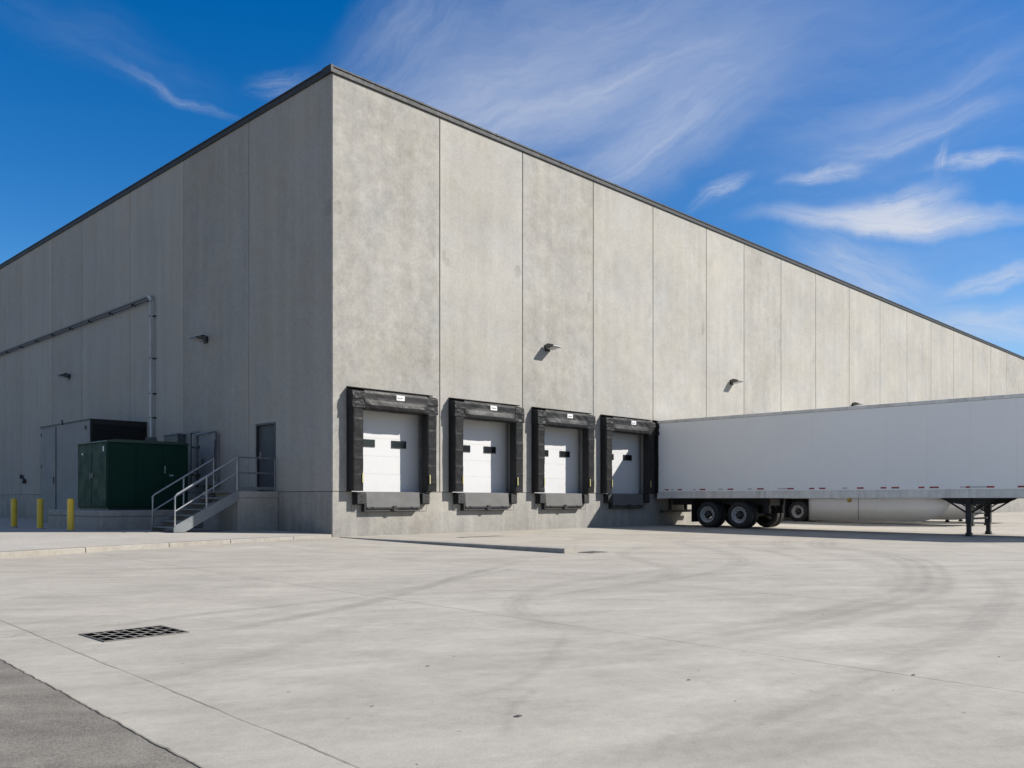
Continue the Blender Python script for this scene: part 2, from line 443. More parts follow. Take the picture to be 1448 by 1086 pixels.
pv = mb.build('pavement', M_pave, fix=False)
tag(pv, 'raised concrete pavement along the shaded wall', 'pavement', kind='structure')
ki = off(KL, KW)
mb = MB()
def lerp(a,b,t): return (a[0]+(b[0]-a[0])*t, a[1]+(b[1]-a[1])*t)
for i in range(len(KL)-1):
    L = math.dist(KL[i],KL[i+1]); ns = max(1, round(L/1.9))
    for s in range(ns):
        g = .006/L if L > 0 else 0
        a0,a1 = s/ns+g, (s+1)/ns-g
        p,q,r_,s_ = lerp(KL[i],KL[i+1],a0), lerp(KL[i],KL[i+1],a1), lerp(ki[i],ki[i+1],a1), lerp(ki[i],ki[i+1],a0)
        z0 = -.2; h = KZ + random.uniform(-.003,.003)
        v = [(p[0],p[1],z0),(q[0],q[1],z0),(r_[0],r_[1],z0),(s_[0],s_[1],z0)]
        # battered front face
        bx = Vector((ki[i][0]-KL[i][0], ki[i][1]-KL[i][1])).normalized()*.022
        v += [(p[0]+bx.x,p[1]+bx.y,h-.008),(q[0]+bx.x,q[1]+bx.y,h-.008),(r_[0],r_[1],h),(s_[0],s_[1],h)]
        mb.add(v, [(0,3,2,1),(4,5,6,7),(0,1,5,4),(1,2,6,5),(2,3,7,6),(3,0,4,7)])
kb = mb.build('kerb', M_kerb, bevel=.012)
tag(kb, 'low concrete kerb edging the pavement', 'kerb', kind='structure')

# ------------------------------------------------------------------ warehouse
RJ = [0,3.82,7.42,11.11,14.8,18.67,21.8,25.27,28.95,33.0,37.2,41.35,45.5,49.8,53.95,58.1,62.1,66.2,70.3,74.5,78.6,82.8,87,91,95]
LJ = [0,4.38,8.7,13.08,17.85,21.3,25.5,28.9,33.0,37.2,41.4,45.6,49.8,54,58,62]
TOP = 12.42; BELT = 1.22
DOCKS = [1.98, 5.68, 9.36, 13.02, 16.27]
DW = 1.33; DTOP = 3.78
wh = thing('warehouse', 'long grey concrete panel warehouse with dark metal roof edge', 'warehouse')
def panel_wall(joints, place, holes, z0, z1, mats, name, depth=.03, tones=None, amp=.08):
    """tilt-up panels as one face each, chamfered into a sealed joint; holes is a list of (u0,u1,za,zb)"""
    mb = MB(); ch = .022; gp = .010
    def Q(u0,u1,za,zb,tone): 
        mb.quad(place(u0,0,za),place(u1,0,za),place(u1,0,zb),place(u0,0,zb),0,tone)
    for i in range(len(joints)-1):
        a = joints[i] + (ch if i else .03); b_ = joints[i+1]-ch
        tone = tones[i] if tones and i < len(tones) else random.uniform(-amp, amp)
        if tone == 0: tone = .001
        hs = [h for h in holes if a < (h[0]+h[1])/2 < b_]
        us = sorted({a,b_}|{u for h in hs for u in h[:2]}); zs = sorted({z0,z1}|{min(max(z,z0),z1) for h in hs for z in h[2:]})
        for iu in range(len(us)-1):
            for iz in range(len(zs)-1):
                uc = (us[iu]+us[iu+1])/2; zc = (zs[iz]+zs[iz+1])/2
                if any(h[0]<uc<h[1] and h[2]<zc<h[3] for h in hs): continue
                Q(us[iu],us[iu+1],zs[iz],zs[iz+1],tone)
        # chamfers into the joint, tone raised as a painted edge highlight
        mb.quad(place(b_,0,z0),place(joints[i+1]-gp,depth,z0),place(joints[i+1]-gp,depth,z1),place(b_,0,z1),0,tone+.06)
        if i: mb.quad(place(joints[i]+gp,depth,z0),place(a,0,z0),place(a,0,z1),place(joints[i]+gp,depth,z1),0,tone+.06)
        mb.quad(place(joints[i+1]-gp,depth,z0),place(joints[i+1]+gp,depth,z0),place(joints[i+1]+gp,depth,z1),place(joints[i+1]-gp,depth,z1),1)
        for h in hs:   # reveals
            u0,u1,za,zb = h; za = max(za,z0); zb = min(zb,z1); d = .42
            mb.quad(place(u0,0,za),place(u0,d,za),place(u0,d,zb),place(u0,0,zb),0,tone)
            mb.quad(place(u1,d,za),place(u1,0,za),place(u1,0,zb),place(u1,d,zb),0,tone)
            mb.quad(place(u0,0,zb),place(u0,d,zb),place(u1,d,zb),place(u1,0,zb),0,tone)
    return mb.build(name, mats, wh, fix=False)
pr = lambda u,d,z: (u,d,z)
pl = lambda u,d,z: (d,u,z)
holesR = [(c-DW, c+DW, BELT-.1, DTOP) for c in DOCKS]
DOOR = (2.84, 3.96, 1.26, 3.26)
tR = [-.055,.06,-.04,.035,.03,.09,.0,.045,.05,.075,.06,.05,.06,.05,.06]
panel_wall(RJ, pr, holesR, BELT+.012, TOP, [M_wall_r,M_sealant], 'wall', tones=tR, amp=.04)
tL = [-.005,-.07,.05,.03,-.03,.03,-.03]
panel_wall(LJ, pl, [(DOOR[0],DOOR[1],BELT,DOOR[3])], BELT+.012, TOP, [M_wall_l,M_sealant], 'wall', tones=tL, amp=.04)
# foundation wall under the belt line, 6 mm back
PJR = [0]+[x for c in DOCKS for x in (c-1.85, c+1.85)][1:]+[22.5,27,31.5,36,40.5,45,49.5,54,58.5,63,67.5,72,77,82,87,91,95]
prp = lambda u,d,z: (u,d+.008,z); plp = lambda u,d,z: (d+.008,u,z)
panel_wall([0,18.67,38,58,74,95], prp, holesR, -.2, BELT-.004, [M_plinth,M_sealant], 'plinth_wall', depth=.012, amp=.05)
panel_wall([0,6.3,10.4,14.4,18.4,22.4,26.4,29.5,33.5,38,43,48,53,58,62], plp, [(DOOR[0],DOOR[1],BELT,DOOR[3])], -.2, BELT-.004, [M_plinth,M_sealant], 'plinth_wall', depth=.012, amp=.05)
mb = MB()   # recessed dark shadow gap behind the belt line, far walls, roof deck
mb.quad((0,.02,BELT-.03),(95,.02,BELT-.03),(95,.02,BELT+.03),(0,.02,BELT+.03))
for c0, c1 in zip([-9]+DOCKS, DOCKS+[]): pass
mb2 = MB()
ed = [0.02]
mb2.quad((.02,0,BELT-.03),(.02,62,BELT-.03),(.02,62,BELT+.03),(.02,0,BELT+.03))
M_gap = plain('belt gap', (.05,.05,.05), .9)
segs = [0]+[x for c in DOCKS for x in (c-DW,c+DW)]+[95]
mb = MB()
for i in range(0,len(segs),2):
    mb.quad((segs[i],.02,BELT-.03),(segs[i+1],.02,BELT-.03),(segs[i+1],.02,BELT+.03),(segs[i],.02,BELT+.03))
for a, b_ in ((0,DOOR[0]),(DOOR[1],62)):
    mb.quad((.02,a,BELT-.03),(.02,b_,BELT-.03),(.02,b_,BELT+.03),(.02,a,BELT+.03))
mb.build('belt_joint', M_gap, wh, fix=False)
mb = MB()
mb.quad((95,0,-.2),(95,62,-.2),(95,62,TOP),(95,0,TOP)); mb.quad((0,62,-.2),(95,62,-.2),(95,62,TOP),(0,62,TOP))
mb.quad((.5,.5,-.15),(95,.5,-.15),(95,.5,TOP-.4),(.5,.5,TOP-.4)) ; mb.quad((.5,.5,-.15),(.5,62,-.15),(.5,62,TOP-.4),(.5,.5,TOP-.4))
mb.build('inner_wall', M_wall_l, wh, fix=False)
mb = MB(); mb.box(.03,94.97,.03,61.97,TOP-.45,TOP-.4); mb.build('roof', M_roof, wh)
# chamfered corner arris
mb = MB()
for z0,z1,o,mi in ((BELT+.012,TOP,0,0),(-.2,BELT-.004,.008,0)):
    mb.quad((o,.03,z0),(.03 if o==0 else .03,o,z0),(.03,o,z1),(o,.03,z1),0,.05)
mb.build('corner_arris', M_wall_r, wh, fix=False)
# roof edge flashing
H0, H1 = TOP-.0, TOP+.20
mb = MB()
profR = [(-.035,H0),(-.05,H0+.02),(-.05,H1-.05),(-.075,H1-.05),(-.075,H1-.015),(-.06,H1),(.32,H1-.03),(.32,H0+.02),(.0,H0+.02),(.0,H0)]
mb.extrude(profR, 'x', -.05, 95)
for k in range(1,30):
    x = 3.1*k
    mb.box(x-.06,x+.06,-.079,.3,H1-.055,H1+.004)
mb.build('roof_coping', M_coping, wh, fix=True)
mb = MB()
profL = [(x,z) for x,z in profR]
mb.extrude([(p[0],p[1]) for p in profL], 'y', .33, 62)
mb.extrude([(-.08,H0),(-.08,H1+.006),(.0,H1+.006),(-.0,H0)], 'y', -.078, .329)
mb.build('roof_coping', M_coping_dark, wh)

# overhead dock doors
def dock_door(c):
    mb = MB(); y = .30
    n = 5; h = (DTOP-.02-BELT)/n
    for k in range(n):
        z0 = BELT+k*h; 
        mb.box(c-DW+.03, c+DW-.07, y, y+.05, z0+.003, z0+h-.003)
        if k: mb.box(c-DW+.03, c+DW-.07, y+.004, y+.04, z0-.003, z0+.003)
    d = mb.build('overhead_door', M_white, wh)
    for u in (-.65+0.0, .48):
        g = MB(); g.box(c+u-.25+.04, c+u+.25+.04, y-.014, y-.002, 2.50, 2.685)
        w = g.build('door_window', M_glass, d)
        f = MB()
        x0,x1 = c+u-.25+.04, c+u+.25+.04
        f.box(x0-.02,x1+.02,y-.018,y-.003,2.685,2.70); f.box(x0-.02,x1+.02,y-.018,y-.003,2.485,2.50)
        f.box(x0-.02,x0,y-.018,y-.003,2.50,2.685); f.box(x1,x1+.02,y-.018,y-.003,2.50,2.685)
        f.build('window_rim', M_darksteel, d)
    for xa, xb in ((c+DW-.066, c+DW-.004), (c-DW+.004, c-DW+.028)):
        j = MB(); j.box(xa, xb, y-.05, y+.1, BELT, DTOP-.004); j.build('door_track', M_galv, d)
for c in DOCKS: dock_door(c)
mb = MB()
for c in DOCKS: mb.box(c-DW+.003, c+DW-.003, .005, .49, BELT-.095, BELT)
mb.build('dock_sill', M_lip, wh)

# personnel door on the shaded wall
d = MB(); d.box(.07,.12,DOOR[0]+.06,DOOR[1]-.06,DOOR[2]+.01,DOOR[3]-.06)
pd = d.build('door', M_door_grey, wh, bevel=.004)
f = MB()
f.box(-.012,.11,DOOR[0]+.004,DOOR[0]+.056,DOOR[2],DOOR[3]-.004); f.box(-.012,.11,DOOR[1]-.056,DOOR[1]-.004,DOOR[2],DOOR[3]-.004)
f.box(-.012,.11,DOOR[0]+.057,DOOR[1]-.057,DOOR[3]-.056,DOOR[3]-.004)
f.build('door_frame', M_frame_dark, pd)
h = MB(); h.box(.055,.068,DOOR[1]-.19,DOOR[1]-.12,2.2,2.42); h.tube([(.06,DOOR[1]-.155,2.28),(.0,DOOR[1]-.155,2.28),(.0,DOOR[1]-.30,2.28)],.014,8)
h.build('door_handle', M_galv, pd)
for z in (1.5,2.2,2.95):
    h = MB(); h.tube([(.056,DOOR[0]+.06,z),(.056,DOOR[0]+.06,z+.1)],.014,8); h.build('door_hinge', M_galv, pd)

# ------------------------------------------------------------------ dock seals
def nz(x,y,z,s=1.0): return mnoise.noise(Vector((x*s,y*s,z*s)))
def seal(seed, name, label, x):
    r = thing('dock_seal', label, 'dock seal', (x,0,0), 'dock seals around the loading doors')
    D = .28
    for sgn in (-1,1):
        u0,u1 = (-1.50,-1.14) if sgn < 0 else (1.13,1.49)
        mb = MB()
        zb, zt = BELT+.015, 3.52
        def front(u,v):
            z = zb+(zt-zb)*v; xx = u0+(u1-u0)*u
            ph = (v*4.6+.31*seed+.17*sgn+.25*nz(v*3,seed,1)) % 1.0
            fold = .0075*ph**3
            sag = .012*nz(xx*3+seed*9,z*2.2,sgn)+.014*abs(nz(xx*4+z*1.5+seed,z*3.2-xx*2,5))+.004*nz(xx*20,z*15+seed,2)
            edge = .03*(max(0,abs(u-.5)-.40)/.10)**2
            return (xx, -D-fold-sag+edge, z)
        mb.surf(front, 12, 84)
        b0 = [front(0,j/84) for j in range(85)]; b1 = [front(1,j/84) for j in range(85)]
        mb.add(b0+[(p[0],-.004,p[2]) for p in b0], [(j,j+1,86+j,85+j) for j in range(84)], False, 1)
        mb.add(b1+[(p[0],-.004,p[2]) for p in b1], [(j+1,j,85+j,86+j) for j in range(84)], False, 1)
        mb.quad((u0,-D,zb),(u1,-D,zb),(u1,-.004,zb),(u0,-.004,zb),1); mb.quad((u0,-D,zt),(u1,-D,zt),(u1,-.004,zt),(u0,-.004,zt),1)
        p = mb.build('side_pad', [M_vinyl,M_black], r, fix=True)
        s = MB()
        xs = u1-.05 if sgn < 0 else u0+.07
        s.box(xs-.016,xs+.016,-D-.034,-D-.024,BELT+.24,BELT+.50)
        s.build('guide_stripe', M_yellowstrip, p)
        q = MB()      # frame board the pad is fixed to
        q.box(u0-.01,u0+.02,-.05,-.003,zb-.02,3.98) if sgn<0 else q.box(u1-.02,u1+.01,-.05,-.003,zb-.02,3.98)
        q.build('mounting_board', M_black, r)
    # header
    mb = MB()
    prof = [(-.05,4.02),(-.215,4.02),(-.275,3.985),(-.29,3.92),(-.292,3.80),(-.297,3.745),(-.318,3.67),(-.335,3.60),(-.325,3.52),(-.29,3.475),(-.2,3.47),(-.05,3.475)]
    n = len(prof)-1
    def head(u,v):
        a = v*n; i_ = min(int(a),n-1); tt = a-i_
        y = prof[i_][0]+(prof[i_+1][0]-prof[i_][0])*tt; z = prof[i_][1]+(prof[i_+1][1]-prof[i_][1])*tt
        xx = -1.12+2.24*u
        e = max(0,abs(u-.5)-.42)/.08
        bul = max(0,-y-.29)
        y = y + bul*min(1,e)*.9
        w = .018*nz(xx*1.6+seed*5,z*2.5,1)+.022*abs(nz(xx*2.6+z*2.8+seed*2,z*1.7-xx*.8,9))+.003*nz(xx*9+seed,z*9,3)
        z = z + .012*nz(xx*1.5+seed*3,0,7)*(1 if z < 3.7 else 0) - .035*(1-(2*u-1)**2)*max(0,(3.75-z))/.25*0.6
        return (xx, y-w, z)
    mb.surf(head, 60, 66)
    mb.quad((-1.12,-.05,3.475),(1.12,-.05,3.52),(1.12,-.05,4.02),(-1.12,-.05,4.02),1)
    hd = mb.build('header_pad', [M_vinyl,M_black], r, fix=True)
    lab = MB(); lab.box(-.03,.26,-.306,-.298,3.79,3.935); l = lab.build('label_plate', M_label, hd, bevel=.004)
    # illegible print on the plate: broken dark strokes
    mk = MB(); rr = random.Random(seed)
    xx = 0.0
    for k in range(6):
        w = rr.uniform(.018,.034); z0 = 3.83+rr.uniform(0,.02); hh = rr.uniform(.025,.05)
        mk.box(xx,xx+w,-.3085,-.3065,z0,z0+hh*.5); mk.box(xx+w*.3,xx+w*.6,-.3085,-.3065,z0+hh*.5,z0+hh)
        xx += w+rr.uniform(.006,.014)
    mk.build('label_print', M_darksteel, l, fix=False)
    for sgn in (-1,1):
        mb = MB(); xa = -1.515 if sgn<0 else 1.115; xb = xa+.40
        def flap(u,v):
            z = 3.985-(.50)*v; xx = xa+(xb-xa)*u
            fold = .016*(((v*2.0)%1.0))**2
            w = .014*nz(xx*5+seed*3,z*5,sgn*4)+.008*nz(xx*13,z*14+seed,2)
            y = -.292-fold-w
            if v < .08: y += (.08-v)*1.0
            return (xx,y,z)
        mb.surf(flap, 14, 34)
        L = [flap(0,j/34) for j in range(35)]; R_ = [flap(1,j/34) for j in range(35)]; B = [flap(i/14,1) for i in range(15)]; T = [flap(i/14,0) for i in range(15)]
        mb.add(L+[(p[0],-.004,p[2]) for p in L], [(j,j+1,36+j,35+j) for j in range(34)], False, 1)
        mb.add(R_+[(p[0],-.06,p[2]) for p in R_], [(j+1,j,35+j,36+j) for j in range(34)], False, 1)
        mb.add(B+[(p[0],-.02,p[2]) for p in B], [(j,j+1,16+j,15+j) for j in range(14)], False, 0)
        mb.add(T+[(p[0],-.004,p[2]+.05) for p in T], [(j,j+1,16+j,15+j) for j in range(14)], False, 0)
        mb.build('corner_flap', [M_vinyl,M_black], r, fix=True)
    mb = MB(); mb.extrude([(-.003,4.09),(-.003,4.03),(-.24,4.022),(-.25,4.045)], 'x', -1.50, 1.36)
    mb.build('top_board', M_vinyl, r, bevel=.004)
    return r
seal_names = ['dock seal nearest the building corner, with dark vinyl pads fully in sun',
 'dock seal between the corner dock and the two farther sunlit docks',
 'third dock seal from the corner, just before the shadow on the plinth',
 'dock seal beside the parked trailer, its lower half crossed by the trailer shadow',
 'dock seal pressed flat by the rear of the white trailer']
for i, c in enumerate(DOCKS): seal(i+1, 'dock_seal', seal_names[i], c)

# ------------------------------------------------------------------ dock levelers with bumpers
def leveler():
    r = thing('dock_leveler', '', 'dock leveler', (DOCKS[0],0,0), 'dock levelers below the loading doors')
    mb = MB(); mb.extrude([(-.10,BELT-.012),(-.13,BELT-.012),(-.165,.79),(-.15,.77),(-.12,1.1)], 'x', -.95, .94)
    mb.box(-.954,.93,-.135,-.03,.693,.745); mb.build('lip_plate', M_lip, r, bevel=.003)
    mb = MB()
    mb.box(-1.02,-.955,-.15,.0,.67,BELT-.03); mb.box(-.954,.93,-.15,-.02,.672,.69); mb.box(-.954,.96,-.03,-.004,.72,BELT-.03)
    mb.box(.945,.985,-.12,.0,.74,BELT-.03)
    mb.box(-.954,.94,-.19,-.15,.752,.772)
    mb.build('pit_frame', M_darksteel, r, bevel=.004)
    mb = MB(); mb.box(-.09,.09,-.205,-.12,.715,.75); mb.box(-.06,.06,-.215,-.185,.752,.83); mb.tube([(-.05,-.2,.70),(.05,-.2,.70)],.012,8)
    mb.build('latch', M_darksteel, r, bevel=.003)
    for xa in (.6,-.8):
        mb = MB(); mb.box(xa,xa+.08,-.2,-.16,.776,.80); mb.build('lug', M_darksteel, r, bevel=.003)
    for x0 in (-1.30,1.0):
        mb = MB(); mb.box(x0,x0+.275,-.21,-.03,.88,BELT-.035)
        bp = mb.build('bumper', M_rubber, r, bevel=.014)
        mb = MB(); mb.box(x0-.02,x0-.003,-.15,-.004,.86,BELT-.02); mb.box(x0+.278,x0+.292,-.15,-.004,.86,BELT-.02); mb.box(x0-.02,x0+.29,-.026,-.006,.86,BELT-.02)
        for z in (.96,1.1): mb.lathe([(-.222,0),(-.222,.018),(-.205,.018)],'y',(x0+.14,0,z),8)
        mb.build('bumper_bracket', M_darksteel, bp)
    mb = MB()   # scribed edge of the pit cast into the plinth
    mb.box(-1.35,1.33,.0035,.0075,.655,.668); mb.box(1.318,1.33,.0035,.0075,.67,.85); mb.box(-1.35,-1.338,.0035,.0075,.67,.85)
    mb.build('pit_edge', M_sealant, r)
    return r
lv = leveler()
lev_names = ['dock leveler with grey lip plate below the seal nearest the building corner',
 'dock leveler below the second sunlit door, between two fully lit docks',
 'dock leveler just before the diagonal shadow edge on the plinth',
 'dock leveler lying wholly in the trailer shadow']
for i in range(4):
    o = lv if i == 0 else copy_tree(lv)
    o.location.x = DOCKS[i]; o['label'] = lev_names[i]

# ------------------------------------------------------------------ wall lamps
def lamp():
    r = thing('wall_lamp', '', 'wall lamp', group='wall pack lamps under the roof line')
    mb = MB(); mb.box(-.12,.12,-.05,-.003,-.11,.11); mb.tube([(0,-.04,.03),(0,-.16,.03)],.045,10)
    mb.build('back_plate', M_lamp, r, bevel=.01)
    mb = MB()   # wedge head: deep at the wall, thin at the nose, slightly flared
    v = [(-.19,-.10,.10),(.19,-.10,.10),(.21,-.46,.045),(-.21,-.46,.045),(-.19,-.10,-.055),(.19,-.10,-.055),(.21,-.47,.0),(-.21,-.47,.0)]
    mb.add(v, [(0,1,2,3),(7,6,5,4),(3,2,6,7),(0,3,7,4),(1,0,4,5),(2,1,5,6)])
    mb.build('lamp_head', M_lampside, r, bevel=.014)
    mb = MB(); 
    for k in range(7): mb.box(-.15+.048*k,-.135+.048*k,-.22,-.105,.092,.125)
    mb.build('cooling_fins', M_lamp, r)
    mb = MB(); v = [(-.15,-.16,-.052),(.15,-.16,-.052),(.17,-.44,-.008),(-.17,-.44,-.008)]
    mb.add([(x,y,z-.004) for x,y,z in v]+[(x,y,z+.01) for x,y,z in v], [(3,2,1,0),(4,5,6,7),(0,1,5,4),(1,2,6,5),(2,3,7,6),(3,0,4,7)])
    mb.build('lens', M_lens, r)
    return r
l0 = lamp()
LAMPS = [((8.62,0,6.12),0,'sunlit wall lamp above the third loading door'),
 ((20.7,0,6.12),0,'sunlit wall lamp just above the trailer rear, on a narrow panel'),
 ((33.45,0,6.12),0,'wall lamp peeking over the trailer roof'),
 ((0,7.09,6.17),-90,'shaded wall lamp to the right of the vertical conduit'),
 ((0,19.29,6.17),-90,'shaded wall lamp beneath the sloping run of conduit')]
for i, (p, rz, lb) in enumerate(LAMPS):
    o = l0 if i == 0 else copy_tree(l0)
    o.location = p; o.rotation_euler.z = math.radians(rz); o['label'] = lb

# ------------------------------------------------------------------ conduit on shaded wall
r = thing('conduit', 'galvanised conduit rising from the green cabinet and running along the shaded wall', 'conduit', (0,10.96,0))
def arc(c, r_, a0, a1, n, f): return [f(c, r_, a0+(a1-a0)*i/n) for i in range(n+1)]
mb = MB()
zt = 8.21; X = -.13
bend = [(X, .22-.22*math.cos(a), zt-.22+.22*math.sin(a)) for a in [PI/2*i/8 for i in range(9)]]
mb.tube([(X,0,3.2)]+bend, .052, 12)
mb.build('pipe', M_pipelight, r)
mb = MB(); mb.tube([bend[-1],(X,45,zt)], .04, 12); mb.build('pipe', M_pipe_shade, r)  # darker copy: shade on the horizontal run put into its colour
mb = MB(); mb.tube([(X+.02,.25,zt-.12),(X+.03,45,zt-.075)], .022, 8); mb.build('cable', M_frame, r)
for z in (3.9,4.75,6.0,7.5):
    mb = MB(); mb.box(-.19,-.004,-.03,.03,z-.025,z+.025); mb.box(-.03,-.004,-.16,-.0301,z-.02,z+.02); mb.build('bracket', M_darksteel, r)
for k in range(12):
    y = 1.6+2.1*k
    mb = MB(); mb.box(-.165,-.004,y-.015,y+.015,zt-.12,zt-.045); mb.build('bracket', M_darksteel, r)
mb = MB(); mb.box(-.26,-.004,-.16,.2,2.75,3.2); mb.build('junction_box', M_util, r, bevel=.01)

# ------------------------------------------------------------------ gear behind the stairs
r = thing('electrical_panel', 'grey wall panel with bright conduit frame behind the stairs', 'electrical panel', (0,6.75,0))
mb = MB(); mb.box(-.12,-.004,-.56,.56,1.45,3.08); mb.build('panel_body', M_grey_panel, r, bevel=.01)
mb = MB(); mb.tube([(-.15,.62,3.13),(-.15,-.61,3.15),(-.15,-.61,1.4)],.03,8); mb.build('conduit', M_galv, r)
mb = MB(); mb.box(-.14,-.122,-.50,-.47,1.6,2.9); mb.box(-.155,-.122,.3,.36,2.1,2.3); mb.build('door_handle', M_darksteel, r)
r = thing('cable_loop', 'bent pipe loop on the wall between green cabinet and panel', 'pipe', (0,7.65,0))
mb = MB()
top = 3.2
mb.tube([(-.14,-.22,1.4),(-.14,-.22,top-.14)]+[(-.14,-.22+.14*(1-math.cos(a)),top-.14+.14*math.sin(a)) for a in [PI/2*i/6 for i in range(1,7)]]+[(-.14,.16,top)]+[(-.14,.16+.1*math.sin(a),top-.1*(1-math.cos(a))) for a in [PI/2*i/6 for i in range(1,7)]]+[(-.14,.26,1.4)],.042,10)
mb.build('pipe', M_galv_dull, r)
mb = MB()
for z in (1.8,2.7): mb.box(-.10,-.004,-.27,.31,z,z+.05)
mb.build('bracket', M_darksteel, r)
r = thing('utility_box', 'small grey-green utility box on the wall above the green cabinet', 'utility box', (0,9.05,0))
mb = MB(); mb.box(-.3,-.004,-.5,.5,1.6,3.16); mb.build('box_body', M_util, r, bevel=.012)
mb = MB(); mb.box(-.33,-.004,-.53,.53,3.165,3.2); mb.build('box_lid', M_galv_dull, r)
mb = MB(); mb.tube([(-.2,-.6,1.4),(-.2,-.6,3.19),(-.2,.1,3.23)],.028,8); mb.build('pipe', M_galv_dull, r)

# ------------------------------------------------------------------ grey enclosure and green cabinet
r = thing('equipment_enclosure', 'grey plant enclosure with a black louvred end behind the green cabinet', 'enclosure', (-1.96,11.6,0))
mb = MB(); mb.box(.0,1.95,.06,5.0,.1,3.74)
mb.build('enclosure_body', M_grey_panel, r, bevel=.006)
mb = MB(); mb.box(.0,1.95,0.0,.055,2.0,3.77); mb.box(-.02,1.95,-.02,5.02,3.742,3.79)
for k in range(22): mb.add([(.06,-.004,2.05+.075*k),(1.9,-.004,2.05+.075*k),(1.9,-.045,2.02+.075*k),(.06,-.045,2.02+.075*k)],[(0,1,2,3)])
mb.build('louvre', M_louvre, r)
mb = MB(); mb.box(-.028,-.003,3.35,4.86,.2,3.66); ed = mb.build('door', M_grey_panel, r, bevel=.004)
mb = MB()
mb.box(-.02,-.002,4.865,4.91,.2,3.70); mb.box(-.02,-.002,3.29,3.345,.2,3.70); mb.box(-.02,-.002,3.346,4.864,3.665,3.70)
for z in (.9,2.2,3.4): mb.box(-.05,-.03,4.78,4.9,z,z+.12)
mb.build('door_gasket', M_frame_dark, r)
mb = MB(); mb.box(-.06,-.03,3.45,3.5,1.6,1.85); mb.build('handle', M_darksteel, ed)
mb = MB(); mb.box(-.05,-.003,2.6,2.7,3.72,3.9); mb.box(-.04,-.003,.35,.45,3.45,3.56); mb.build('lifting_lug', M_darksteel, r)

r = thing('hose_tap', 'small dark tap fitting on the shaded wall beyond the bollards', 'tap', (0,25.0,1.95))
mb = MB(); mb.lathe([(-.14,0),(-.14,.10),(-.02,.10)],'x',(0,.25,.12),10); mb.lathe([(-.14,0),(-.14,.11),(-.02,.11)],'x',(0,-.15,-.1),10); mb.tube([(-.05,.25,.12),(-.05,-.15,-.1)],.05,8); mb.build('valve', M_darksteel, r)
tag(MB().box(-.08,-.004,22.5,22.66,1.4,2.95).build('cable_duct', M_frame_dark, bevel=.008), 'thin black duct standing on the shaded wall by the enclosure', 'duct')

# concrete pad and cabinet
mb = MB(); mb.box(-3.95,-.5,5.37,9.6,.02,.52); mb.box(-3.97,-.48,5.35,9.62,.522,.69)
tag(mb.build('concrete_pad', M_pad, bevel=.02), 'low concrete plinth carrying the green cabinet', 'plinth')
r = thing('transformer_cabinet', 'dark green metal transformer cabinet on a concrete plinth', 'transformer cabinet', (-3.45,6.22,.69))
mb = MB(); mb.box(0,2.42,0,2.32,.06,1.98); mb.build('cabinet_body', M_green, r, bevel=.012)
mb = MB(); mb.box(.04,2.38,.04,2.28,.0,.058); mb.build('cabinet_base', M_frame_dark, r)
mb = MB(); mb.extrude([(-.035,1.985),(2.455,1.985),(2.455,2.03),(2.2,2.07),(.22,2.07),(-.035,2.03)], 'y', -.035, 2.355); mb.build('cabinet_lid', M_greendk, r, bevel=.006)
for y0,y1 in ((.05,1.14),(1.17,2.27)):
    mb = MB(); mb.box(-.016,-.002,y0,y1,.1,1.93); dd = mb.build('door', M_green, r, bevel=.006)
    mb = MB(); hy = 1.08 if y0 < 1 else 1.23
    mb.box(-.04,-.017,hy-.025,hy+.025,.95,1.1); mb.build('handle', M_galv_dull, dd)
for x0,x1 in ((.06,.80),(.83,1.60),(1.63,2.36)):
    mb = MB(); mb.box(x0,x1,-.016,-.002,.1,1.93); dd = mb.build('side_panel', M_green, r, bevel=.006)
mb = MB(); mb.box(1.66,1.69,-.05,-.017,1.1,1.32); mb.box(1.82,1.95,-.022,-.017,1.02,1.07); mb.build('latch', M_galv, r)
mb = MB(); mb.box(-.02,-.017,.22,.30,1.72,1.87); mb.box(-.02,-.017,1.85,1.93,1.66,1.72); mb.build('warning_sticker', M_label, r)

# ------------------------------------------------------------------ bollards
def bollard():
    r = thing('bollard', '', 'bollard', group='yellow bollards in front of the green cabinet')
    mb = MB(); R_ = .083
    mb.lathe([(0,R_),(.86,R_)]+[(.86+.05*math.sin(a),R_*math.cos(a)) for a in [PI/2*i/6 for i in range(1,7)]], 'z', n=24)
    mb.build('post', M_yellow, r, fix=True)
    mb = MB(); mb.lathe([(.004,.12),(.02,.115),(.035,R_+.004)],'z',n=24); mb.build('grout_collar', M_pad, r)
    return r
b0 = bollard()
for i, (x,y,lb) in enumerate([(-4.76,10.13,'dullest yellow bollard, farthest from the green cabinet'),(-4.64,8.15,'middle yellow bollard, before the enclosure door'),(-4.64,5.69,'bright yellow bollard standing right beside the concrete plinth')]):
    o = b0 if i == 0 else copy_tree(b0)
    o.location = (x,y,PZ-.004); o['label'] = lb; o.rotation_euler.z = i*1.3

